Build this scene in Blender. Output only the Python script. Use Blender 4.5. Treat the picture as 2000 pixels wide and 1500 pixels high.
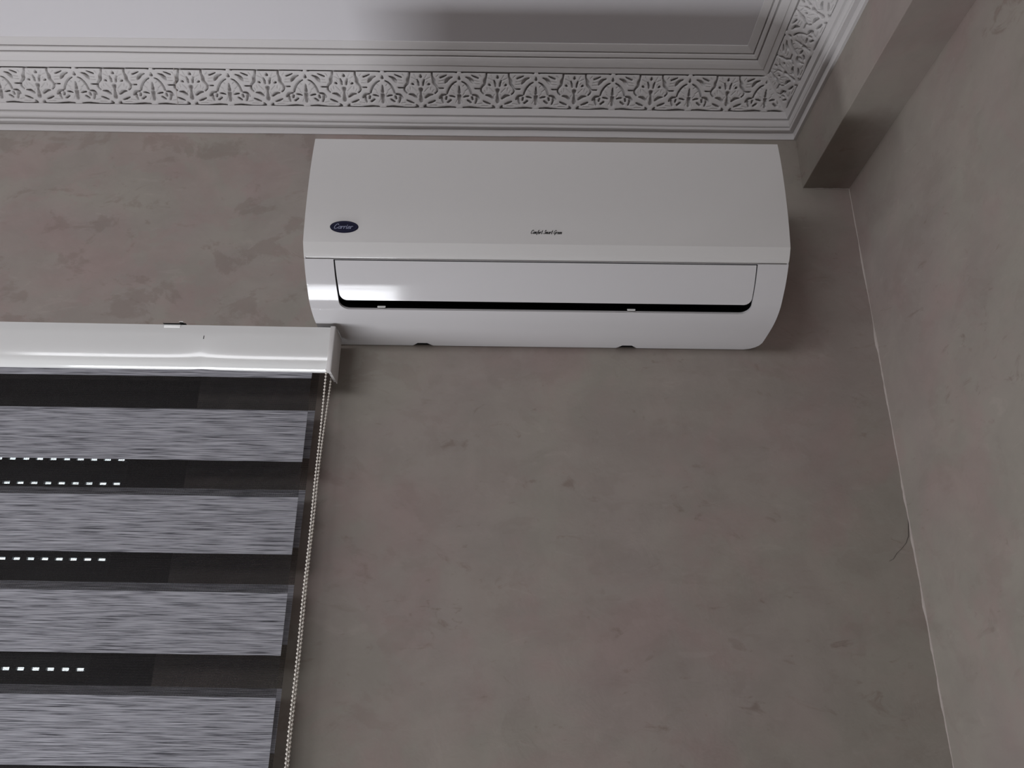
import bpy, bmesh, math, random
import numpy as np
from mathutils import Vector, Matrix
from mathutils.geometry import delaunay_2d_cdt

for o in list(bpy.data.objects): bpy.data.objects.remove(o, do_unlink=True)
S = bpy.context.scene
COL = S.collection
random.seed(4); RNG = np.random.default_rng(4)

# ------------------------------------------------------------------ camera
pitch, yaw, roll = math.radians(21.2165), math.radians(-0.0596), math.radians(0.7341)
F = Vector((math.sin(yaw)*math.cos(pitch), math.cos(yaw)*math.cos(pitch), math.sin(pitch)))
R0 = Vector((math.cos(yaw), -math.sin(yaw), 0)); U0 = R0.cross(F)
R = R0*math.cos(roll) + U0*math.sin(roll); U = U0*math.cos(roll) - R0*math.sin(roll)
cd = bpy.data.cameras.new('camera'); cam = bpy.data.objects.new('camera', cd); COL.objects.link(cam)
cd.sensor_width = 36; cd.lens = 1556.77/2000*36; cd.clip_start = 0.02
cam.matrix_world = Matrix(((R.x, U.x, -F.x, 0), (R.y, U.y, -F.y, -1.55), (R.z, U.z, -F.z, 0), (0, 0, 0, 1)))
S.camera = cam

# ------------------------------------------------------------------ world, lights, exposure
w = bpy.data.worlds.new('sky'); S.world = w; w.use_nodes = True
w.node_tree.nodes['Background'].inputs[0].default_value = (0.86, 0.92, 1.0, 1)
w.node_tree.nodes['Background'].inputs[1].default_value = 6.0

def area(name, loc, target, sx, sy, power, col):
    l = bpy.data.lights.new(name, 'AREA'); l.shape = 'RECTANGLE'; l.size = sx; l.size_y = sy
    l.energy = power; l.color = col
    o = bpy.data.objects.new(name, l); COL.objects.link(o); o.location = loc
    o.rotation_euler = (Vector(target)-Vector(loc)).to_track_quat('-Z', 'Y').to_euler()
    return o
# daylight falling through the open lower half of the window onto the floor below it and thrown upward
low_light = area('daylight_low', (-1.22, -0.31, -1.25), (-1.22, -0.31, 0.5), 1.40, 0.38, 31, (0.93, 0.95, 1.0))
low_light.rotation_euler = (math.pi, 0, 0)
# added fill lamp, high behind and left of the camera; no window there
area('fill_high', (-1.95, -3.45, 1.02), (-1.9, 0.0, 0.4), 2.2, 0.62, 42, (0.95, 0.96, 1.0))
S.view_settings.view_transform = 'Standard'; S.view_settings.look = 'None'
S.view_settings.gamma = 1; S.view_settings.use_curve_mapping = False
S.view_settings.exposure = 0.0

# ------------------------------------------------------------------ materials
def mat(name):
    m = bpy.data.materials.new(name); m.use_nodes = True
    nt = m.node_tree; return m, nt, nt.nodes['Principled BSDF']
def srgb(*c): return tuple(((v/255)/12.92 if v/255 <= .04045 else ((v/255+.055)/1.055)**2.4) for v in c) + (1,)
def plain(name, col, rough=0.5, metal=0, spec=0.5, coat=0, bump=0, bscale=200):
    m, nt, b = mat(name)
    b.inputs['Base Color'].default_value = col; b.inputs['Roughness'].default_value = rough
    b.inputs['Metallic'].default_value = metal; b.inputs['Specular IOR Level'].default_value = spec
    b.inputs['Coat Weight'].default_value = coat
    N = nt.nodes; tc = N.new('ShaderNodeTexCoord'); n = N.new('ShaderNodeTexNoise')
    n.inputs['Scale'].default_value = bscale; n.inputs['Detail'].default_value = 4
    nt.links.new(tc.outputs['Object'], n.inputs['Vector'])
    mr = N.new('ShaderNodeMapRange'); mr.inputs[3].default_value = max(0, rough-.04); mr.inputs[4].default_value = rough+.04
    nt.links.new(n.outputs['Fac'], mr.inputs[0]); nt.links.new(mr.outputs[0], b.inputs['Roughness'])
    if bump:
        bp = N.new('ShaderNodeBump'); bp.inputs['Strength'].default_value = bump; bp.inputs['Distance'].default_value = .002
        nt.links.new(n.outputs['Fac'], bp.inputs['Height']); nt.links.new(bp.outputs[0], b.inputs['Normal'])
    return m

def stucco(name, c_base, c_pink, c_green, c_dark):
    """trowelled decorative plaster: broad tonal drift, soft pink patches and small dark trowel smears"""
    m, nt, b = mat(name); N, L = nt.nodes, nt.links
    tc = N.new('ShaderNodeTexCoord')
    def noise(scale, detail, rough=.5, dist=0, sc=(1, 1, 1), off=(0, 0, 0)):
        mp = N.new('ShaderNodeMapping'); mp.inputs['Scale'].default_value = sc; mp.inputs['Location'].default_value = off
        L.new(tc.outputs['Object'], mp.inputs[0])
        n = N.new('ShaderNodeTexNoise'); n.inputs['Scale'].default_value = scale; n.inputs['Detail'].default_value = detail
        n.inputs['Roughness'].default_value = rough; n.inputs['Distortion'].default_value = dist
        L.new(mp.outputs[0], n.inputs['Vector']); return n.outputs['Fac']
    def rng(src, a, b_, lo=0, hi=1):
        r = N.new('ShaderNodeMapRange'); r.interpolation_type = 'SMOOTHSTEP'
        for i, v in enumerate((a, b_, lo, hi)): r.inputs[i+1].default_value = v
        L.new(src, r.inputs[0]); return r.outputs[0]
    def mix(fac, A, B):
        x = N.new('ShaderNodeMix'); x.data_type = 'RGBA'; L.new(fac, x.inputs[0])
        for k, v in ((6, A), (7, B)):
            if isinstance(v, tuple): x.inputs[k].default_value = v
            else: L.new(v, x.inputs[k])
        return x.outputs[2]
    def mul(a, b_):
        x = N.new('ShaderNodeMath'); x.operation = 'MULTIPLY'; L.new(a, x.inputs[0])
        if isinstance(b_, float): x.inputs[1].default_value = b_
        else: L.new(b_, x.inputs[1])
        return x.outputs[0]
    c = mix(rng(noise(2.2, 5, .55, .6), .35, .65), c_base, c_green)
    c = mix(mul(rng(noise(4.5, 7, .62, .5, off=(3, 1, 7)), .50, .66), .42), c, c_pink)
    sm = mul(rng(noise(13, 8, .62, 1.0, (1, 1, 1.7), (8, 2, 5)), .60, .72), rng(noise(3.5, 3, off=(1, 9, 2)), .42, .58))
    c = mix(mul(sm, .7), c, c_dark)
    sm2 = mul(rng(noise(26, 6, .6, .8, (1, 1, 2.2), (2, 5, 1)), .62, .74), rng(noise(5, 3, off=(6, 9, 2)), .45, .6))
    c = mix(mul(sm2, .55), c, c_dark)
    hi = mul(rng(noise(9, 7, .6, 1.4, (1, 1, 2.4), (12, 3, 9)), .60, .70), .22)
    c = mix(hi, c, tuple(min(1, v*1.35) for v in c_base[:3])+(1,))
    sep = N.new('ShaderNodeSeparateXYZ'); L.new(tc.outputs['Object'], sep.inputs[0])
    left = rng(sep.outputs[0], -.1, -.55, .35, 1)      # the plasterer worked the left side more roughly
    ed = mul(mul(rng(noise(6, 10, .6, .35, (1, 1, 1.2), (2, 7, 13)), .515, .545), left), .30)
    c = mix(ed, c, c_pink)
    ed2 = mul(mul(rng(noise(8, 10, .64, .4, (1, 1, 1.5), (21, 7, 3)), .535, .600), left), .38)
    c = mix(ed2, c, c_dark)
    lum = rng(noise(7, 9, .66, .3, (1, 1, 1.3), (4, 4, 1)), .34, .66, .94, 1.05)
    cb = N.new('ShaderNodeVectorMath'); cb.operation = 'SCALE'; L.new(c, cb.inputs[0]); L.new(lum, cb.inputs['Scale'])
    L.new(cb.outputs[0], b.inputs['Base Color'])
    b.inputs['Roughness'].default_value = .62; b.inputs['Specular IOR Level'].default_value = .25
    bp = N.new('ShaderNodeBump'); bp.inputs['Strength'].default_value = .25; bp.inputs['Distance'].default_value = .004
    L.new(noise(18, 7, .6, .5), bp.inputs['Height']); L.new(bp.outputs[0], b.inputs['Normal'])
    return m
M_wall = stucco('taupe_stucco', srgb(152, 142, 136), srgb(158, 137, 133), srgb(152, 146, 137), srgb(127, 113, 106))
M_ceil = plain('ceiling_paint', srgb(228, 226, 229), .8, spec=.2, bump=.15, bscale=60)
M_plaster = plain('cornice_plaster', srgb(210, 207, 206), .75, spec=.2, bump=.12, bscale=120)
M_caulk = plain('caulk', srgb(176, 166, 160), .7, bump=.6, bscale=90)
M_floor = plain('floor_tile', srgb(112, 104, 96), .45)
M_ac = plain('white_plastic', srgb(204, 202, 203), .11, spec=.5, bscale=30)
M_acpanel = plain('white_panel_plastic', srgb(208, 206, 204), .13, spec=.45, bscale=30)
M_dark = plain('outlet_black', srgb(10, 10, 11), .7, spec=.1)
M_navy = plain('badge_navy', srgb(6, 6, 40), .55, spec=.15)
M_silver = plain('badge_silver', srgb(150, 154, 182), .35)
M_outline = plain('badge_outline', srgb(58, 60, 92), .4)
M_ink = plain('black_print', srgb(8, 8, 9), .5)
M_cass = plain('white_enamel', srgb(222, 222, 220), .12, spec=.55, bscale=40)
M_cap = plain('grey_cap_plastic', srgb(204, 201, 199), .4)
M_frame = plain('dark_aluminium', srgb(24, 24, 27), .5, metal=0, spec=.3)
M_slat = plain('shutter_slat', srgb(40, 40, 43), .6)
M_metal = plain('dark_spring_steel', srgb(18, 17, 17), .4, metal=.5)
M_bead = plain('bead_plastic', srgb(226, 220, 210), .3)
M_clip = plain('clip_white', srgb(246, 246, 244), .3)

def fabric(name, sheer):
    m, nt, b = mat(name); N, L = nt.nodes, nt.links
    tc = N.new('ShaderNodeTexCoord'); out = N['Material Output']
    def streak(sc, scale, detail):
        mp = N.new('ShaderNodeMapping'); mp.inputs['Scale'].default_value = sc; L.new(tc.outputs['Object'], mp.inputs[0])
        n = N.new('ShaderNodeTexNoise'); n.inputs['Scale'].default_value = scale; n.inputs['Detail'].default_value = detail
        n.inputs['Roughness'].default_value = .55; n.inputs['Distortion'].default_value = .1
        L.new(mp.outputs[0], n.inputs['Vector']); return n.outputs['Fac']
    def wave(axis, pitch_m):
        wv = N.new('ShaderNodeTexWave'); wv.wave_type = 'BANDS'; wv.bands_direction = axis; wv.wave_profile = 'SIN'
        wv.inputs['Scale'].default_value = (2*math.pi/pitch_m)/20.0; wv.inputs['Distortion'].default_value = 0
        L.new(tc.outputs['Object'], wv.inputs['Vector']); return wv.outputs['Fac']
    def rng(src, a, b_, lo, hi):
        r = N.new('ShaderNodeMapRange')
        for i, v in enumerate((a, b_, lo, hi)): r.inputs[i+1].default_value = v
        L.new(src, r.inputs[0]); return r.outputs[0]
    b.inputs['Roughness'].default_value = .8; b.inputs['Specular IOR Level'].default_value = .15
    if not sheer:
        s = streak((1, 1, 62), 15, 4)
        cr = N.new('ShaderNodeValToRGB'); L.new(s, cr.inputs[0])
        e = cr.color_ramp.elements
        e[0].position = .30; e[0].color = srgb(44, 44, 50); e[1].position = .72; e[1].color = srgb(206, 206, 213)
        k = e.new(.46); k.color = srgb(150, 150, 156)
        k = e.new(.40); k.color = srgb(112, 112, 118)
        mx = N.new('ShaderNodeMix'); mx.data_type = 'RGBA'; mx.blend_type = 'MULTIPLY'; mx.inputs[0].default_value = .35
        L.new(cr.outputs[0], mx.inputs[6]); L.new(wave('Z', .0022), mx.inputs[7])
        L.new(mx.outputs[2], b.inputs['Base Color'])
    else:
        b.inputs['Base Color'].default_value = srgb(58, 56, 56)
        hz = rng(wave('Z', .0021), .76, .90, 0, .85)
        vx = rng(wave('X', .0021), .84, .95, 0, .6)
        mxx = N.new('ShaderNodeMath'); mxx.operation = 'MAXIMUM'; L.new(hz, mxx.inputs[0]); L.new(vx, mxx.inputs[1])
        tr = N.new('ShaderNodeBsdfTransparent'); ms = N.new('ShaderNodeMixShader')
        L.new(mxx.outputs[0], ms.inputs[0]); L.new(tr.outputs[0], ms.inputs[1]); L.new(b.outputs[0], ms.inputs[2])
        L.new(ms.outputs[0], out.inputs[0])
    return m
M_opaque = fabric('heathered_grey_weave', False)
M_sheer = fabric('dark_sheer_mesh', True)
def glass():
    m, nt, b = mat('window_glass'); N, L = nt.nodes, nt.links
    tr = N.new('ShaderNodeBsdfTransparent'); tr.inputs[0].default_value = (.93, .96, .95, 1)
    gl = N.new('ShaderNodeBsdfGlossy'); gl.inputs['Roughness'].default_value = .02
    ms = N.new('ShaderNodeMixShader'); ms.inputs[0].default_value = .06
    L.new(tr.outputs[0], ms.inputs[1]); L.new(gl.outputs[0], ms.inputs[2]); L.new(ms.outputs[0], N['Material Output'].inputs[0])
    return m
M_glass = glass()

# ------------------------------------------------------------------ helpers
def mesh(name, V, Fc, m, smooth=None):
    me = bpy.data.meshes.new(name); me.from_pydata([tuple(v) for v in V], [], [tuple(f) for f in Fc]); me.update()
    bm = bmesh.new(); bm.from_mesh(me); bmesh.ops.recalc_face_normals(bm, faces=bm.faces); bm.to_mesh(me); bm.free()
    me.materials.append(m)
    if smooth is not None:
        for p in me.polygons: p.use_smooth = True
        me.set_sharp_from_angle(angle=math.radians(smooth))
    return me
def put(name, me, parent=None, kind=None, label=None):
    o = bpy.data.objects.new(name, me); COL.objects.link(o)
    if parent:
        o.parent = parent
        o.matrix_parent_inverse = Matrix.Translation(-Vector(parent.location)) if parent.parent is None else Matrix.Identity(4)
    if kind: o['kind'] = kind
    if label: o['label'] = label
    return o
def obj(name, V, Fc, m, parent=None, smooth=None, kind=None, label=None):
    return put(name, mesh(name, V, Fc, m, smooth), parent, kind, label)
def root(name, loc, label, cat, kind=None, group=None):
    o = bpy.data.objects.new(name, None); COL.objects.link(o); o.location = loc; o.empty_display_size = .05
    o['label'] = label
    if cat: o['category'] = cat
    if kind: o['kind'] = kind
    if group: o['group'] = group
    return o
class MB:
    def __init__(s): s.V = []; s.F = []
    def add(s, V, Fc):
        n = len(s.V); s.V += [tuple(v) for v in V]; s.F += [tuple(i+n for i in f) for f in Fc]; return s
    def box(s, x0, x1, y0, y1, z0, z1, b=0):
        if b:
            bm = bmesh.new(); bmesh.ops.create_cube(bm, size=1)
            for v in bm.verts: v.co = Vector(((x0+x1)/2+v.co.x*(x1-x0), (y0+y1)/2+v.co.y*(y1-y0), (z0+z1)/2+v.co.z*(z1-z0)))
            bmesh.ops.bevel(bm, geom=bm.edges[:], offset=b, segments=2, affect='EDGES', profile=.5)
            bm.verts.index_update()
            s.add([v.co[:] for v in bm.verts], [[v.index for v in f.verts] for f in bm.faces]); bm.free(); return s
        return s.add([(x0,y0,z0),(x1,y0,z0),(x1,y1,z0),(x0,y1,z0),(x0,y0,z1),(x1,y0,z1),(x1,y1,z1),(x0,y1,z1)],
                     [(0,3,2,1),(4,5,6,7),(0,1,5,4),(1,2,6,5),(2,3,7,6),(3,0,4,7)])
    def obj(s, name, m, parent=None, smooth=None, kind=None, label=None):
        return obj(name, s.V, s.F, m, parent, smooth, kind, label)
def sweep(prof_yz, xs, fn=None):
    """open profile of (y,z) swept along xs"""
    V = []; Fc = []; n = len(prof_yz)
    for x in xs:
        for (y, z) in prof_yz: V.append(fn(x, y, z) if fn else (x, y, z))
    for i in range(len(xs)-1):
        for j in range(n-1): Fc.append((i*n+j, i*n+j+1, (i+1)*n+j+1, (i+1)*n+j))
    return V, Fc
def catmull(P, k=8):
    P = [np.array(p, float) for p in P]; P = [2*P[0]-P[1]]+P+[2*P[-1]-P[-2]]; out = []
    for i in range(1, len(P)-2):
        a, b, c, d = P[i-1:i+3]
        for t in np.linspace(0, 1, k, endpoint=False):
            out.append(.5*((2*b)+(c-a)*t+(2*a-5*b+4*c-d)*t*t+(3*b-a-3*c+d)*t**3))
    out.append(P[-2]); return [tuple(p) for p in out]

# ------------------------------------------------------------------ room shell
XL, XR, YF, ZF, ZC, ZB = -3.5, .773, -3.7, -1.4, 1.3905, 1.096
XB = .664                       # side face of the ceiling beam
WX0, WX1, WZ1 = -2.1, -.65, .62 # window opening
def tilt(z): return XR + (0.9-z)*.0115
b = MB()
b.add([(XL,0,ZF),(WX0,0,ZF),(WX0,0,WZ1),(WX0,0,ZC+.05),(XL,0,ZC+.05)], [(0,1,2,3,4)])
b.add([(WX0,0,WZ1),(WX1,0,WZ1),(WX1,0,ZC+.05),(WX0,0,ZC+.05)], [(0,1,2,3)])
b.add([(WX1,0,ZF),(.9,0,ZF),(.9,0,ZC+.05),(WX1,0,ZC+.05),(WX1,0,WZ1)], [(0,1,2,3,4)])
b.add([(WX1,0,ZF),(WX1,0,WZ1),(WX0,0,WZ1),(WX0,0,ZF),(WX1,.22,ZF),(WX1,.22,WZ1),(WX0,.22,WZ1),(WX0,.22,ZF)],
      [(0,1,5,4),(1,2,6,5),(2,3,7,6)])
b.obj('wall_back', M_wall, kind='structure', label='taupe stucco wall behind the air conditioner and blind')
b = MB(); b.add([(tilt(ZF),0.02,ZF),(tilt(ZB),0.02,ZB+.0),(tilt(ZB),YF,ZB),(tilt(ZF),YF,ZF)], [(0,1,2,3)])
b.obj('wall_right', M_wall, kind='structure', label='taupe stucco wall on the right')
MB().box(XB, 1.0, YF, 0.02, ZB, ZC+.05, .0015).obj('ceiling_beam', M_wall, kind='structure', label='boxed stucco beam along the top of the right wall')
MB().box(XL-.1, XL, YF, .02, ZF, ZC+.05).obj('wall_left', M_wall, kind='structure')
MB().box(XL, 1.0, YF-.1, YF, ZF, ZC+.05).obj('wall_front', M_wall, kind='structure')
MB().box(XL, 1.0, YF, .25, ZF-.1, ZF).obj('floor', M_floor, kind='structure')
MB().box(XL, 1.0, YF, .02, ZC, ZC+.08).obj('ceiling', M_ceil, kind='structure', label='white painted ceiling')

# uneven filler beads in the corner joints
def bead(name, P0, P1, r, n, label, seed):
    rg = np.random.default_rng(seed); P0 = np.array(P0); P1 = np.array(P1); V = []; Fc = []
    rr = np.convolve(rg.random(n+8), np.ones(5)/5, 'same')[4:4+n]
    d = (P1-P0)/np.linalg.norm(P1-P0); a = np.cross(d, (0, 1, 0) if abs(d[1]) < .9 else (1, 0, 0)); a /= np.linalg.norm(a); c = np.cross(d, a)
    for i in range(n):
        p = P0+(P1-P0)*i/(n-1); q = r*(.25+1.5*rr[i]**2*2)
        for k in range(6):
            t = k*math.pi/3; V.append(p+q*(a*math.cos(t)+c*math.sin(t)))
    for i in range(n-1):
        for k in range(6): Fc.append((i*6+k, i*6+(k+1) % 6, (i+1)*6+(k+1) % 6, (i+1)*6+k))
    return obj(name, V, Fc, M_caulk, smooth=60, kind='structure', label=label)
bead('trim_1', (tilt(ZF), -.0005, ZF), (tilt(ZB), -.0005, ZB), .0022, 260, 'rough pale filler line down the wall corner', 2)
bead('trim_2', (XB, -.0003, ZB-.001), (XR, -.0003, ZB-.001), .0012, 30, 'thin filler line where the beam meets the wall', 3)
def crack(pts, parent_name, wd=.0005):
    V = []; Fc = []
    for i, (x, z) in enumerate(pts):
        q = wd*(1-.7*i/len(pts)); V += [(x-q, -.0006, z), (x+q, -.0006, z), (x, .001, z)]
    for i in range(len(pts)-1):
        a, c = i*3, i*3+3; Fc += [(a, a+1, c+1, c), (a+1, a+2, c+2, c+1), (a+2, a, c, c+2)]
    return obj('plaster_crack', V, Fc, M_crack, bpy.data.objects[parent_name])
M_crack = plain('crack_shadow', srgb(52, 44, 41), .9)
crack([(.7795, .357), (.7790, .342), (.7782, .326), (.7755, .308), (.7730, .294), (.7665, .281), (.7560, .270), (.7455, .2615), (.737, .2499), (.728, .246)], 'wall_back')

# ------------------------------------------------------------------ cornice with carved frieze
XC = .660
A_p = np.array((.0744, 1.356)); B_p = np.array((.0208, 1.295)); LEN = np.linalg.norm(B_p-A_p)
NRM = np.array((.751, -.660)); DEP = .012
AI = A_p-NRM*(DEP+.001); BI = B_p-NRM*(DEP+.001)
prof = [(-.004,1.394),(.1312,1.394),(.1312,1.3885),(.130,1.3875),(.1158,1.3812),(.1152,1.3850),(.1124,1.3848),(.1119,1.3785),(.1108,1.3772),(.1058,1.3742),(.1051,1.3745),
        (.1046,1.3790),(.1018,1.3775),(.1012,1.3721),(.0990,1.3700),(.0935,1.3655),(.0865,1.3620),(.0850,1.3632),(.0786,1.3590),(.0755,1.3566),tuple(A_p),
        tuple(AI),tuple(BI),tuple(B_p),
        (.0200,1.2902),(.0165,1.2790),(.0110,1.2785),(.0104,1.2740),(.0138,1.2722),(.0142,1.2690),(.0125,1.2650),(.0105,1.2618),(.0060,1.2605),(.0056,1.2565),
        (.0125,1.2550),(.0140,1.2525),(.0138,1.2495),(.0122,1.2480),(.0012,1.2500),(.0004,1.2332),(.0022,1.2327),(.0027,1.2314),(.0020,1.2302),(-.004,1.2300)]
def cornice_run(name, s0, s1, n, tr, label):
    V = []; Fc = []; k = len(prof)
    for i in range(n+1):
        t = i/n
        for p, z in prof:
            s = s0(p)+(s1(p)-s0(p))*t
            wob = .0007*math.sin(s*9+p*40)+.0004*math.sin(s*31)
            V.append(tr(s, p, z+(wob if p < .1 or z < 1.38 else 0)*.6))
    for i in range(n):
        for j in range(k-1): Fc.append((i*k+j, i*k+j+1, (i+1)*k+j+1, (i+1)*k+j))
    return obj(name, V, Fc, M_plaster, smooth=32, kind='structure', label=label)
trB = lambda s, p, z: (s, -p, z)
trR = lambda s, p, z: (XC-p, -s, z)
corn_b = cornice_run('trim_3', lambda p: XL, lambda p: XC-p, 60, trB, 'white stepped plaster cornice above the air conditioner')
corn_r = cornice_run('trim_4', lambda p: p, lambda p: -YF, 60, trR, 'white stepped plaster cornice along the beam')

# carved recesses of one half repeat, traced as tapered strokes (x, y, radius); 0 = arch axis, 635 = palmette axis, y 0..650 from the top edge
ST = [
 [(690-640,12,12),(720-640,10,7),(850-640,8,6),(1090-640,12,7)],
 [(0,88,3),(0,128,16)],
 [(115,100,4),(170,122,15),(210,165,20),(235,205,5)],
 [(210,68,3),(260,90,9),(312,112,8)],
 [(50,180,5),(100,210,8),(150,270,9),(185,340,9),(200,392,8)],
 [(0,260,4),(0,320,11),(0,372,17)],
 [(0,432,25),(0,500,18),(0,562,13)],
 [(222,410,7),(280,420,14),(312,458,14),(330,482,5)],
 [(290,470,12),(285,510,10),(268,560,7)],
 [(213,452,9),(220,490,12)],
 [(142,508,10),(188,545,12)],
 [(75,450,5),(110,438,10),(150,432,8)],
 [(265,297,6),(360,297,7)],
 [(452,16,11),(446,90,8),(420,160,18),(420,210,16),(380,262,10),(362,300,9),(366,350,7),(402,392,5)],
 [(460,14,10),(635,14,10)],
 [(635,72,6),(635,98,16)],
 [(577,150,4),(594,205,11),(600,248,9)],
 [(500,228,13),(515,240,6)],
 [(635,325,26),(635,380,11),(635,460,15),(635,520,23),(635,548,4)],
 [(440,412,5),(500,420,17),(550,460,12),(567,472,4)],
 [(405,520,7),(460,546,13),(512,566,5)],
 [(560,600,6),(578,632,15),(540,642,6)],
 [(60,636,3),(160,630,8),(240,634,8),(360,648,6),(520,648,7),(580,645,9)],
]
GR = [  # shallow veins
 [(60,262,4),(85,238,5)], [(92,352,4),(145,308,6)], [(60,420,3),(92,380,5)],
 [(340,60,4),(372,100,5)], [(480,112,4),(575,162,5)], [(465,288,6),(470,332,4)], [(500,282,4),(572,362,5)],
 [(530,60,4),(560,120,5)], [(372,606,4),(480,604,5)], [(250,160,4),(330,175,4)],[(250,215,3),(340,220,4)],
 [(420,330,4),(440,372,4)],[(30,500,3),(60,560,4)],[(300,575,4),(380,560,5)], [(590,400,4),(570,440,4)],[(520,180,3),(545,215,4)],
]
def field(X, Y, strokes, grow=0):
    strokes = [catmull(st, 3) if len(st) > 3 else st for st in strokes]
    D = np.full(X.shape, 1e3)
    for st in strokes:
        for (x0, y0, r0), (x1, y1, r1) in zip(st[:-1], st[1:]):
            dx, dy = x1-x0, y1-y0; L2 = dx*dx+dy*dy
            t = np.clip(((X-x0)*dx+(Y-y0)*dy)/L2, 0, 1)
            D = np.minimum(D, np.hypot(X-x0-t*dx, Y-y0-t*dy)-(r0+(r1-r0)*t)*1.18-grow)
    return D
def relief_h(X, Y):
    X = np.abs(X)
    X = np.mod(X, 1270); X = np.where(X > 635, 1270-X, X)
    d = field(X, Y, ST, 1.3); g = field(X, Y, GR)
    t = np.clip((d+2.5)/7, 0, 1); h = t*t*(3-2*t)
    h *= .93+.07*np.clip(d/30, 0, 1)
    tg = np.clip((g+3)/8, 0, 1); h *= .84+.16*tg*tg*(3-2*tg)
    edge = np.clip(np.minimum(Y, 650-Y)/6, 0, 1)
    return h*edge + (1-edge)*.9
HALF = .0905
def relief_mesh(name, u0, u1, nu, nv, clip=None):
    """u in half-repeats, measured from an arch axis; local x = u*HALF; clip = ('max'|'min', x of mitre as fn of p)"""
    us = np.linspace(u0, u1, nu); vs = np.linspace(0, 1, nv)
    Ug, Vg = np.meshgrid(us, vs, indexing='ij')
    V0 = np.empty((nu, nv, 3))
    P = A_p[None, None, :]+(B_p-A_p)[None, None, :]*Vg[..., None]
    Xl = Ug*HALF
    if clip:
        side, f = clip; lim = f(P[..., 0])
        Xl = np.minimum(Xl, lim) if side == 'max' else np.maximum(Xl, lim)
    H = relief_h(Xl/HALF*635, Vg*650)
    if clip:
        q = np.clip(1-np.abs(lim-Ug*HALF*0-Xl)/.011, 0, 1)+(np.abs(lim-Xl) < .003); H = H+(1-H)*np.clip(q*1.6, 0, 1)
    Q = P-NRM[None, None, :]*((1-H)*DEP)[..., None]
    V0[..., 0] = Xl; V0[..., 1] = -Q[..., 0]; V0[..., 2] = Q[..., 1]
    Fc = []
    for i in range(nu-1):
        for j in range(nv-1):
            if clip and abs(Xl[i, j]-Xl[i+1, j]) < 1e-7 and abs(Xl[i, j+1]-Xl[i+1, j+1]) < 1e-7: continue
            Fc.append((i*nv+j, i*nv+j+1, (i+1)*nv+j+1, (i+1)*nv+j))
    return mesh(name, V0.reshape(-1, 3), Fc, M_plaster, 70)
SP = .614
me_arch = relief_mesh('arch_relief', -SP, SP, 100, 84)
me_palm = relief_mesh('palmette_relief', SP, 2-SP, 64, 84)
X0 = .408   # arch axis nearest the corner on the back run
for k in range(0, 13):
    x = X0-k*2*HALF
    o = put('arch_relief', me_arch, corn_b); o.location = (x, 0, 0)
    o = put('palmette_relief', me_palm, corn_b); o.location = (x-2*HALF, 0, 0)
# mitred end pieces
xl = X0+2*HALF
put('palmette_relief', me_palm, corn_b).location = (X0, 0, 0)
me_e = relief_mesh('corner_relief', -SP, 1.0, 110, 84, ('max', lambda p: XC-p-xl))
put('corner_relief', me_e, corn_b).location = (xl, 0, 0)
ROT = -math.pi/2
Y0 = .205   # distance of the first arch axis from the back wall on the beam run
def putR(name, me, s):
    o = put(name, me, corn_r); o.rotation_euler = (0, 0, ROT); o.location = (XC, -s, 0); return o
me_r = relief_mesh('corner_relief_side', -2.2, -SP, 120, 84, ('min', lambda p: p-Y0))
putR('corner_relief', me_r, Y0)
for k in range(0, 6):
    putR('arch_relief', me_arch, Y0+k*2*HALF); putR('palmette_relief', me_palm, Y0+k*2*HALF)
# casting joint in the cornice
MB().add([(-.8045,-.0215,1.2955),(-.8035,-.0215,1.2955),(-.8035,-.0752,1.3570),(-.8045,-.0752,1.3570),
          (-.8045,-.0140,1.3010),(-.8035,-.0140,1.3010),(-.8035,-.0680,1.3625),(-.8045,-.0680,1.3625)],
         [(0,1,2,3),(4,5,6,7),(0,1,5,4),(2,3,7,6),(1,2,6,5),(0,3,7,4)]).obj('casting_joint', M_caulk, corn_b)

# ------------------------------------------------------------------ window behind the blind
win = root('window_1', ((WX0+WX1)/2, .08, ZF), 'dark aluminium framed window behind the striped blind', None, 'structure')
fr = MB(); fw = .06
fr.box(WX1-fw, WX1, .05, .12, ZF, WZ1).box(WX0, WX0+fw, .05, .12, ZF, WZ1).box(WX0+fw, WX1-fw, .05, .12, WZ1-fw, WZ1).box(WX0+fw, WX1-fw, .05, .12, ZF, ZF+fw)
fr.obj('window_frame', M_frame, win)
mid = (WX0+WX1)/2
for (a, c) in ((WX0+fw, mid+.03), (mid-.03+.0, WX1-fw)):
    yy = (.055, .085) if a > WX0+.1 else (.0855, .115)
    s = MB(); sw = .085
    s.box(a, a+sw, *yy, ZF+fw, WZ1-fw).box(c-sw, c, *yy, ZF+fw, WZ1-fw).box(a+sw, c-sw, *yy, WZ1-fw-sw, WZ1-fw).box(a+sw, c-sw, *yy, ZF+fw, ZF+fw+sw)
    so = s.obj('sash', M_frame, win)
    ym = sum(yy)/2
    MB().box(a+sw, c-sw, ym-.003, ym+.003, ZF+fw+sw, WZ1-fw-sw).obj('pane', M_glass, so)
sh = root('roller_shutter', ((WX0+WX1)/2, .15, -.72), 'dark slatted roller shutter with light slots outside the window', 'shutter')
SX0, SX1, PIT, ZS = WX0+.005, WX1-.005, .0544, .4155
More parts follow.
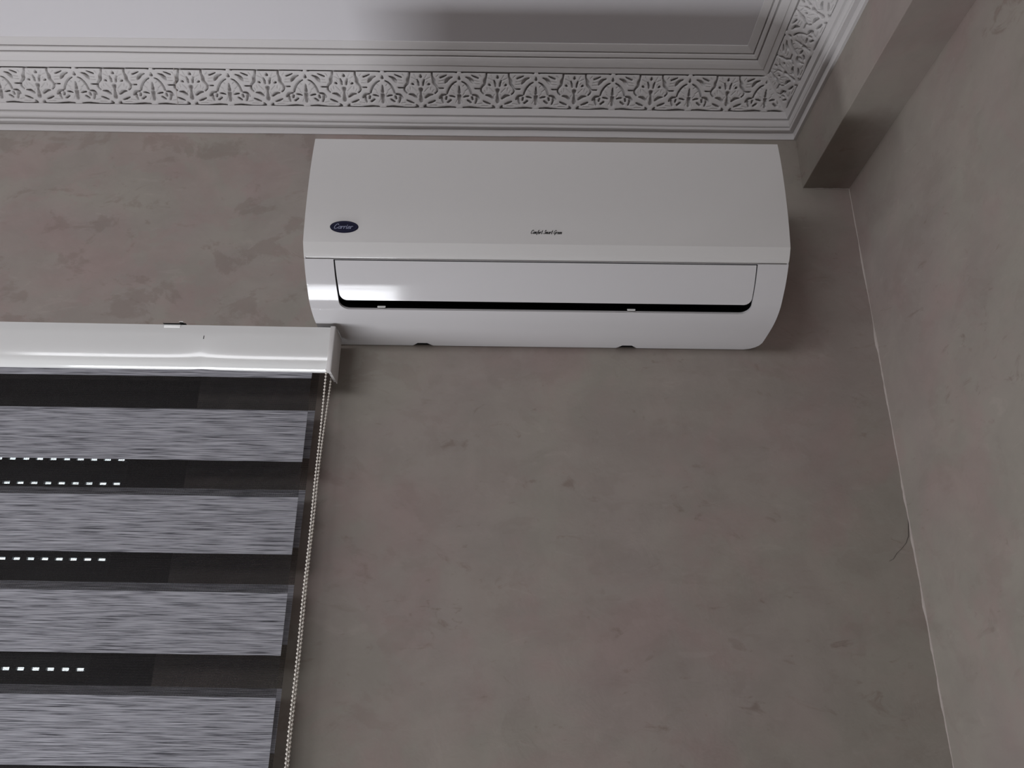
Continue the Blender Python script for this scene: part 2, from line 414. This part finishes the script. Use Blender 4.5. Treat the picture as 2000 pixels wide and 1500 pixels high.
def slat_mesh(name, slots):
    bm = MB(); yA, yB = .150, .156; nose = .0031
    H = PIT
    # body slightly bowed, between slot rows
    pr = [(yA, nose), (yA+.0, .006), (yA-.003, H*.5), (yA, H-.008), (yA, H-nose), (yB, H-nose), (yB+.002, H*.5), (yB, nose), (yA, nose)]
    V, Fc = sweep(pr, [SX0, SX1]); bm.add(V, Fc)
    # bridges between slots
    x = SX1-.198 if slots else SX0; last = SX1
    if slots:
        step, open_w = .0300, .0158
        while x-open_w > SX0+.05:
            bm.box(x, last, yA, yB, -nose, nose); last = x-open_w; x -= step
            if random.random() < .04: last += 0
        bm.box(SX0, last, yA, yB, -nose, nose)
    else: bm.box(SX0, SX1, yA, yB, -nose, nose)
    return mesh(name, bm.V, bm.F, M_slat)
me_sl = slat_mesh('slotted_slat', True); me_so = slat_mesh('slat', False)
for k in range(-3, 23):
    z = ZS+.0544-k*PIT
    if z < -.75: break
    o = put('slat', me_so if k < 0 else me_sl, sh); o.location = (0, 0, z)
MB().box(SX0, SX1, .146, .162, -.79, -.757).obj('bottom_rail', M_slat, sh)
for a in (WX0, WX1-.03):
    MB().box(a, a+.03, .135, .17, ZF, WZ1).obj('guide_rail', M_frame, sh)

# ------------------------------------------------------------------ air conditioner
AX0, AX1 = -.398, .519
up = catmull([(-.2500,1.0215),(-.2545,.985),(-.2570,.946),(-.2572,.900),(-.2556,.854),(-.2522,.820),(-.2477,.788)], 5)
strip = catmull([(-.2477,.788),(-.2432,.7812),(-.2388,.7748),(-.2345,.7692),(-.2291,.7650)], 6)
low = catmull([(-.2290,.7620),(-.214,.7455),(-.199,.7318),(-.187,.7230),(-.175,.7146),(-.160,.7050),(-.135,.696),(-.105,.6905),(-.06,.6875),(-.02,.6865),(-.0,.6865)], 6)
lowA = np.array(low); SL = np.concatenate([[0], np.cumsum(np.hypot(*np.diff(lowA, axis=0).T))])
def surf(x, s, off=0):
    """point on the lower casing; s from the panel edge down to the wall"""
    s_ = min(max(s, 0), SL[-1])
    y = np.interp(s_, SL, lowA[:, 0]); z = np.interp(s_, SL, lowA[:, 1])
    e = .004; a = max(s_-e, 0); c = min(s_+e, SL[-1])
    ty = np.interp(c, SL, lowA[:, 0])-np.interp(a, SL, lowA[:, 0]); tz = np.interp(c, SL, lowA[:, 1])-np.interp(a, SL, lowA[:, 1])
    l = math.hypot(ty, tz); ny, nz = tz/l, -ty/l     # outward
    return (x, y+ny*off, z+nz*off)
def rrect(x0, x1, s0, s1, r, x0b=None, x1b=None, n=8):
    """loop in (x,s): square at the top, rounded at the bottom"""
    x0b = x0 if x0b is None else x0b; x1b = x1 if x1b is None else x1b
    P = []
    for t in np.linspace(0, 1, 90): P.append((x0+(x1-x0)*t, s0))
    m = s1-r
    for t in np.linspace(0, 1, 12)[1:]: P.append((x1+(x1b-x1)*t, s0+(m-s0)*t))
    for k in range(1, n+1):
        a = k/n*math.pi/2; P.append((x1b-r+r*math.cos(a), m+r*math.sin(a)))
    for t in np.linspace(0, 1, 90)[1:]: P.append((x1b-r+(x0b+r-(x1b-r))*t, s1))
    for k in range(1, n+1):
        a = math.pi/2+k/n*math.pi/2; P.append((x0b+r+r*math.cos(a), m+r*math.sin(a)))
    for t in np.linspace(0, 1, 12)[1:-1]: P.append((x0b+(x0-x0b)*t, m+(s0-m)*t))
    return P
def inside(pt, poly):
    x, y = pt; c = False; j = len(poly)-1
    for i in range(len(poly)):
        xi, yi = poly[i]; xj, yj = poly[j]
        if (yi > y) != (yj > y) and x < (xj-xi)*(y-yi)/(yj-yi)+xi: c = not c
        j = i
    return c
def patch(outer, hole, gx, gs):
    P = [Vector(p) for p in outer]; E = [(i, (i+1) % len(outer)) for i in range(len(outer))]
    if hole:
        n = len(P); P += [Vector(p) for p in hole]; E += [(n+i, n+(i+1) % len(hole)) for i in range(len(hole))]
    ox = [p[0] for p in outer]; os_ = [p[1] for p in outer]
    for x in np.arange(min(ox)+gx/2, max(ox), gx):
        for s in np.arange(min(os_)+gs/2, max(os_), gs):
            if inside((x, s), outer) and not (hole and inside((x, s), hole)): P.append(Vector((x, s)))
    v, e, f, *_ = delaunay_2d_cdt(P, E, [], 0, 1e-6)
    keep = []
    for t in f:
        c = ((v[t[0]].x+v[t[1]].x+v[t[2]].x)/3, (v[t[0]].y+v[t[1]].y+v[t[2]].y)/3)
        if inside(c, outer) and not (hole and inside(c, hole)): keep.append(t)
    return [(p.x, p.y) for p in v], keep
ac = root('air_conditioner', ((AX0+AX1)/2, 0, .6865), 'white wall-mounted split air conditioner under the cornice', 'air conditioner')
# lower casing with the air outlet cut in and two notches at the bottom edge
SE = SL[-1]-.001
outer = []
for t in np.linspace(0, 1, 60): outer.append((AX0+.0003+(AX1-AX0-.0006)*t, 0.0))
for s in np.linspace(0, SE-.034, 26)[1:]: outer.append((AX1-.0003, s))
outer += [(AX1-.003, SE-.022), (AX1-.009, SE-.012), (AX1-.018, SE-.004), (AX1-.030, SE)]
def notch(xc): return [(xc+.0215, SE), (xc+.010, SE-.013), (xc-.010, SE-.013), (xc-.0215, SE)]
xs_ = AX1-.05
for xc in (.2400, -.1915):
    while xs_ > xc+.03: outer.append((xs_, SE)); xs_ -= .02
    outer += notch(xc); xs_ = xc-.035
while xs_ > AX0+.04: outer.append((xs_, SE)); xs_ -= .02
outer += [(AX0+.030, SE), (AX0+.018, SE-.004), (AX0+.009, SE-.012), (AX0+.003, SE-.022)]
for s in np.linspace(SE-.034, 0, 26)[:-1]: outer.append((AX0+.0003, s))
S_OFF = .2670
hole = rrect(-.3425, .4610, .0006, .3755-S_OFF-.0012, .020, -.3405, .4622)
P2, T2 = patch(outer, hole, .02, .006)
V = [surf(x, s) for x, s in P2]; Fc = [tuple(t) for t in T2]
# returned edges of the outlet opening
nh = len(hole); n0 = len(V)
for k, off in enumerate((0, -.0015, -.005)):
    V += [surf(x, s, off) for x, s in hole]
for k in range(2):
    for i in range(nh):
        a = n0+k*nh+i; c = n0+k*nh+(i+1) % nh; Fc.append((a, c, c+nh, a+nh))
obj('lower_casing', V, Fc, M_ac, ac, 50)
# black throat behind the opening
PB, TB = patch(hole, None, .05, .012)
V = [surf(x, s, -.034) for x, s in PB]; n0 = len(V); Fc = [tuple(t) for t in TB]
V += [surf(x, s, -.0048) for x, s in hole]+[surf(x, s, -.034) for x, s in hole]
Fc += [(n0+i, n0+(i+1) % nh, n0+nh+(i+1) % nh, n0+nh+i) for i in range(nh)]
obj('outlet_throat', V, Fc, M_dark, ac)
# louver flap
lv = rrect(-.3398, .4585, .0026, .0842, .0145, -.3372, .4600)
PL, TL = patch(lv, None, .02, .005)
V = [surf(x, s, -.0004) for x, s in PL]; n = len(V); V += [surf(x, s, -.0034) for x, s in PL]
Fc = [tuple(t) for t in TL]+[tuple(i+n for i in reversed(t)) for t in TL]
ne = len(V); V += [surf(x, s, -.0004) for x, s in lv]+[surf(x, s, -.0034) for x, s in lv]; k = len(lv)
Fc += [(ne+i, ne+(i+1) % k, ne+k+(i+1) % k, ne+k+i) for i in range(k)]
obj('louver', V, Fc, M_ac, ac, 50)
# small guide clips seated on the outlet's lower lip
for xc in (-.2594, .2305):
    m = MB()
    for (dx, o0, o1, s0, s1) in ((.0078, -.0060, -.0030, .1022, .1040), (.0062, -.0032, -.0022, .1026, .1036)):
        q = [surf(xc+sx*dx, s, o) for o in (o0, o1) for s in (s0, s1) for sx in (-1, 1)]
        m.add(q, [(0,1,3,2),(4,5,7,6),(0,1,5,4),(2,3,7,6),(0,2,6,4),(1,3,7,5)])
    m.obj('guide_clip', M_clip, ac)
# front panel: gently bowed face, crease, glossy lower strip, returned lips
pp = [(-.244,1.0225)]+up+strip[1:]+[(-.2270,.7640),(-.2270,.7700)]
xs = np.linspace(AX0, AX1, 40)
V, Fc = sweep(pp, xs); k = len(pp)
for i0 in (0, len(xs)-1):
    base = i0*k; n = len(V); xx = xs[i0]
    for (y, z) in pp: V.append((xx, y+.016, z))
    for j in range(k-1): Fc.append((base+j, base+j+1, n+j+1, n+j))
obj('front_panel', V, Fc, M_acpanel, ac, 14)
# housing: end cheeks, top grille deck, back plate
cheek = [(-.236,1.0200)]+[(y+.010, z) for y, z in up[2:]]+[(-.2290, .7620)]+[(y, z) for y, z in low[1:-14]]+[(-.045,.6885),(-.012,.6925),(-.0008,.7000),(-.0008,1.0200)]
k = len(cheek)
for x0, x1 in ((AX0+.0008, AX0+.003), (AX1-.0008, AX1-.003)):
    V = [(x0, y, z) for y, z in cheek]+[(x1, y, z) for y, z in cheek]+[(x0, -.12, .86), (x1, -.12, .86)]
    Fc = [(j, (j+1) % k, 2*k) for j in range(k)]+[(k+j, k+(j+1) % k, 2*k+1) for j in range(k)]+[(j, (j+1) % k, k+(j+1) % k, k+j) for j in range(k)]
    obj('end_cheek', V, Fc, M_ac, ac)
m = MB()
m.box(AX0+.001, AX1-.001, -.2440, -.225, 1.0165, 1.0200).box(AX0+.001, AX1-.001, -.02, -.001, 1.0165, 1.0200)
m.box(AX0+.001, AX0+.03, -.225, -.02, 1.0165, 1.0200).box(AX1-.03, AX1-.001, -.225, -.02, 1.0165, 1.0200)
for i in range(10): y = -.215+i*.02; m.box(AX0+.03, AX1-.03, y, y+.004, 1.0165, 1.0200)
m.obj('top_grille', M_ac, ac)
MB().box(AX0+.02, AX1-.02, -.012, -.001, .70, 1.01).obj('back_plate', M_ac, ac)

for xc in (.2400, -.1915):
    MB().box(xc-.024, xc+.024, -.0175, -.0015, .6880, .7000).obj('notch_shade_block', M_dark, ac)  # dark blocks standing in for the shade inside the two notches
# print on the front panel
upA = np.array(up)[::-1]
def face(x, z, off=.0006):
    y = np.interp(z, upA[:, 1], upA[:, 0]); return (x, y-off, z)
GL = {
 'C': (.68, [[(.62,.82),(.52,1),(.32,.96),(.12,.62),(.05,.25),(.2,0),(.45,.05),(.62,.2)]]),
 'a': (.50, [[(.38,.42),(.22,.5),(.05,.3),(.08,.05),(.25,.02),(.4,.3),(.42,.5),(.38,.1),(.5,0)]]),
 'r': (.42, [[(0,.3),(.1,.5),(.07,0)],[(.08,.25),(.22,.5),(.38,.46)]]),
 'i': (.26, [[(.07,.5),(.04,.1),(.12,0),(.24,.08)],[(.09,.70),(.12,.76)]]),
 'e': (.44, [[(.05,.25),(.3,.3),(.36,.42),(.2,.5),(.05,.3),(.1,.03),(.25,0),(.42,.12)]]),
 'o': (.45, [[(.2,.5),(.05,.3),(.1,.02),(.25,0),(.38,.2),(.32,.45),(.2,.5),(.43,.42)]]),
 'm': (.62, [[(0,0),(.05,.5)],[(.03,.3),(.18,.5),(.24,.38),(.22,0)],[(.23,.3),(.38,.5),(.46,.38),(.44,.02),(.58,.04)]]),
 'f': (.36, [[(.46,.88),(.36,1),(.26,.8),(.15,0),(.03,-.3)],[(.05,.5),(.42,.5)]]),
 't': (.36, [[(.22,.95),(.12,.1),(.2,0),(.34,.08)],[(.02,.58),(.36,.58)]]),
 'S': (.62, [[(.56,.82),(.44,1),(.26,.86),(.3,.6),(.45,.35),(.35,.05),(.12,0),(0,.16)]]),
 'n': (.44, [[(0,0),(.05,.5)],[(.03,.3),(.2,.5),(.28,.38),(.25,.03),(.4,.04)]]),
 'G': (.68, [[(.62,.85),(.5,1),(.3,.94),(.1,.6),(.05,.2),(.2,0),(.42,.12),(.54,.42),(.34,.42)],[(.54,.42),(.42,-.3)]]),
 ' ': (.36, [])}
def lettering(name, text, x0, z0, width, cap, stroke, mt, off, parent, slant=.3):
    adv = sum(GL[c][0] for c in text); sx = width/adv; m = MB(); cx = 0
    for ch in text:
        a, sts = GL[ch]
        for st in sts:
            P = catmull(st, 4) if len(st) > 2 else st
            P = [(x0+(cx+px)*sx+slant*pz*cap, z0+pz*cap) for px, pz in P]
            for i, (p, q) in enumerate(zip(P[:-1], P[1:])):
                dx, dz = q[0]-p[0], q[1]-p[1]; l = math.hypot(dx, dz) or 1e-9
                # broad-nib pen: down strokes heavier
                wd = stroke*(.65+.6*abs(dz)/l); nx, nz = -dz/l*wd/2, dx/l*wd/2
                ex, ez = dx/l*wd*.3, dz/l*wd*.3
                q4 = [(p[0]+nx-ex, p[1]+nz-ez), (q[0]+nx+ex, q[1]+nz+ez), (q[0]-nx+ex, q[1]-nz+ez), (p[0]-nx-ex, p[1]-nz-ez)]
                m.add([face(*c, off+.00015) for c in q4]+[face(*c, off-.0002) for c in q4], [(0,1,2,3),(4,7,6,5),(0,4,5,1),(1,5,6,2),(2,6,7,3),(3,7,4,0)])
        cx += a
    return m.obj(name, mt, parent)
bx, bz = -.3222, .8180
def ellipse(cx, cz, rx, rz, off0, off1, n=48):
    m = MB(); V = [face(cx+rx*math.cos(t), cz+rz*math.sin(t), off1) for t in np.linspace(0, 2*math.pi, n, endpoint=False)]
    V += [face(cx+rx*math.cos(t), cz+rz*math.sin(t), off0) for t in np.linspace(0, 2*math.pi, n, endpoint=False)]
    V.append(face(cx, cz, off1)); Fc = [(i, (i+1) % n, 2*n) for i in range(n)]+[(i, (i+1) % n, n+(i+1) % n, n+i) for i in range(n)]
    return V, Fc
def ring(cx, cz, rx, rz, wd, off, n=64):
    V = []; 
    for t in np.linspace(0, 2*math.pi, n, endpoint=False):
        for q in (0, wd): V.append(face(cx+(rx-q)*math.cos(t), cz+(rz-q)*math.sin(t), off))
    return V, [(2*i, 2*((i+1) % n), 2*((i+1) % n)+1, 2*i+1) for i in range(n)]
V, Fc = ellipse(bx, bz, .0268, .0119, 0, .0010); badge = obj('badge', V, Fc, M_navy, ac)
badge['label'] = 'dark blue oval badge with white lettering'
V, Fc = ellipse(bx, bz, .0264, .0116, .0010, .0014); obj('badge_face', V, Fc, M_navy, badge)
V, Fc = ring(bx, bz, .0236, .0092, .00022, .0016); obj('badge_outline', V, Fc, M_outline, badge)
lettering('badge_lettering', 'Carrier', bx-.0195, bz-.0040, .0355, .0092, .0010, M_silver, .0016, badge)
lettering('script_lettering', 'Comfort Smart Green', .0300, .8090, .0590, .0072, .00075, M_ink, .0004, ac)
# parent badge pieces keep world coordinates
for o in badge.children: o.matrix_parent_inverse = Matrix.Identity(4)

# ------------------------------------------------------------------ day-and-night roller blind
BX0, BX1 = -2.25, -.357
bl = root('roller_blind', ((BX0+BX1)/2, -.035, .585), 'striped grey day and night roller blind with white cassette', 'blind')
def slope(x): return -(x-BX1)*.0060
pf = [(-.036,.6815),(-.094,.6822),(-.0972,.6808),(-.0985,.678)]+catmull([(-.0990,.660),(-.0990,.640),(-.0986,.622),(-.0975,.610),(-.0950,.601),(-.0905,.5945),(-.0850,.5898)], 6)+[(-.0815,.5885),(-.0800,.5890),(-.0805,.5915),(-.0840,.597)]
xs = sorted(set(list(np.linspace(BX0, BX1-.009, 60))+list(np.linspace(-.75, -.48, 40))))
def dent(x, y, z):
    k = math.exp(-abs(x+.6175)/.035); t = max(0, min(1, (.655-z)/.05))
    return (x, y+.0022*k*t, z+slope(x)+.0022*k*t*.8)
V, Fc = sweep(pf, xs, dent); obj('cassette', V, Fc, M_cass, bl, 40)
MB().box(-.6182, -.6170, -.0996, -.0980, .6515, .6585).obj('dent_mark', M_ink, bl)
# roller tube inside
V = []; Fc = []
for x in (BX0, BX1-.02):
    for k in range(16): a = k*math.pi/8; V.append((x, -.0600+.019*math.cos(a), .640+.019*math.sin(a)))
for k in range(16): Fc.append((k, (k+1) % 16, 16+(k+1) % 16, 16+k))
obj('roller_tube', V, Fc, M_cap, bl, 60)
for x0, x1 in ((BX1-.0018, BX1), (BX0-.002, BX0)):
    m = MB().box(x0, x1, -.0985, -.0355, .5835, .6828, .0006)
    m.box(x0-.008 if x0 > -1 else x0, x1-.0008 if x0 > -1 else x1+.008, -.0998, -.0955, .5845, .6828, .0008)
    m.box(x0-.004, x1-.001, -.0970, -.0450, .5838, .5862, .0004)
    m.obj('end_cap', M_cap, bl, 30)
MB().box(BX1-.0096, BX1-.0090, -.0992, -.0975, .640, .664).obj('cap_gap', M_ink, bl)
# mounting bracket tongue over the top edge
br = MB().box(-.701, -.668, -.0998, -.0975, .6735+.0022, .6800+.0022, .001).obj('bracket_tab', M_clip, bl, 40)
MB().add([(-.7045,-.100,.6852),(-.6600,-.096,.6868),(-.6600,-.040,.6868),(-.7045,-.040,.6852),(-.700,-.102,.6838),(-.668,-.102,.6838),(-.668,-.040,.6838),(-.700,-.040,.6838)],
         [(0,1,2,3),(4,7,6,5),(0,4,5,1),(1,5,6,2),(2,6,7,3),(3,7,4,0)]).obj('bracket_spring', M_metal, bl)
MB().box(-.672, -.664, -.1005, -.040, .6872, .6890, .0004).obj('bracket_lip', M_clip, bl)

def front_y(z): return -.082+.000*z
def cloth(name, z1, z0, y1, y0, xr, mt, nz=10):
    """thin hanging strip, softly wavy"""
    V = []; Fc = []; xs = np.linspace(BX0+.02, xr, 40); zs = np.linspace(z1, z0, nz); th = .0006
    for side in (0, 1):
        for x in xs:
            for z in zs:
                y = y1+(y0-y1)*(z1-z)/(z1-z0) if z1 != z0 else y1
                V.append((x, y+side*th+.0008*math.sin(x*5+z*3), z+(slope(x)*.55)))
    n = len(xs)*nz
    for s in (0, 1):
        for i in range(len(xs)-1):
            for j in range(nz-1):
                a = s*n+i*nz+j; Fc.append((a, a+1, a+nz+1, a+nz))
    for j in range(nz-1):
        a = (len(xs)-1)*nz+j; Fc.append((a, a+1, n+a+1, n+a)); Fc.append((j, j+1, n+j+1, n+j))
    return obj(name, V, Fc, mt, bl)
tops = [.5762, .4054, .2306, .0563, -.122, -.295, -.468]
prev = .605
for t in tops:
    cloth('opaque_band', prev, t, -.082, -.082, -.3985, M_opaque)
    cloth('sheer_band', t, t-.0685, -.082, -.082, -.3985, M_sheer)
    prev = t-.0685
cloth('opaque_band', prev, -.58, -.082, -.082, -.3985, M_opaque)
def by(z): return -.040-.030*(.60-z)/.72
prev = .605
for t, c in ((.5226,.4222),(.3580,.248),(.1800,.0755),(.0030,-.0995),(-.176,-.276),(-.350,-.450)):
    cloth('rear_sheer_band', prev, t, by(prev), by(t), -.3945, M_sheer)
    cloth('rear_opaque_band', t, c, by(t), by(c), -.3945, M_opaque)
    prev = c
cloth('rear_sheer_band', prev, -.58, by(prev), -.072, -.3945, M_sheer)
MB().box(BX0+.02, -.396, -.088, -.068, -.605, -.578, .003).obj('bottom_bar', M_cass, bl)
# beaded pull chain, two strands
V0 = []; F0 = []
bm = bmesh.new(); bmesh.ops.create_icosphere(bm, subdivisions=1, radius=1); bm.verts.index_update()
sv = [v.co.copy() for v in bm.verts]; sf = [[v.index for v in f.verts] for f in bm.faces]; bm.free()
ch = MB()
for strand in (0, 1):
    z = .592-.0034*strand; pz = None
    while z > -.55:
        if strand == 0: y, x = -.0885, -.3685+.0004*math.sin(z*30)
        else:
            t = max(0, min(1, (z-.36)/.225)); y, x = -.0838+.032*t**1.1, -.3655-.0022*t+.0005*math.sin(z*25)
        ch.add([(x+v.x*.00255, y+v.y*.00255, z+v.z*.00265) for v in sv], sf)
        if pz: ch.box(min(x,pz[0])-.0005, max(x,pz[0])+.0005, y-.0005, y+.0005, z, pz[2])
        pz = (x, y, z); z -= .0069
ch.obj('bead_chain', M_bead, bl, 80, kind='stuff')
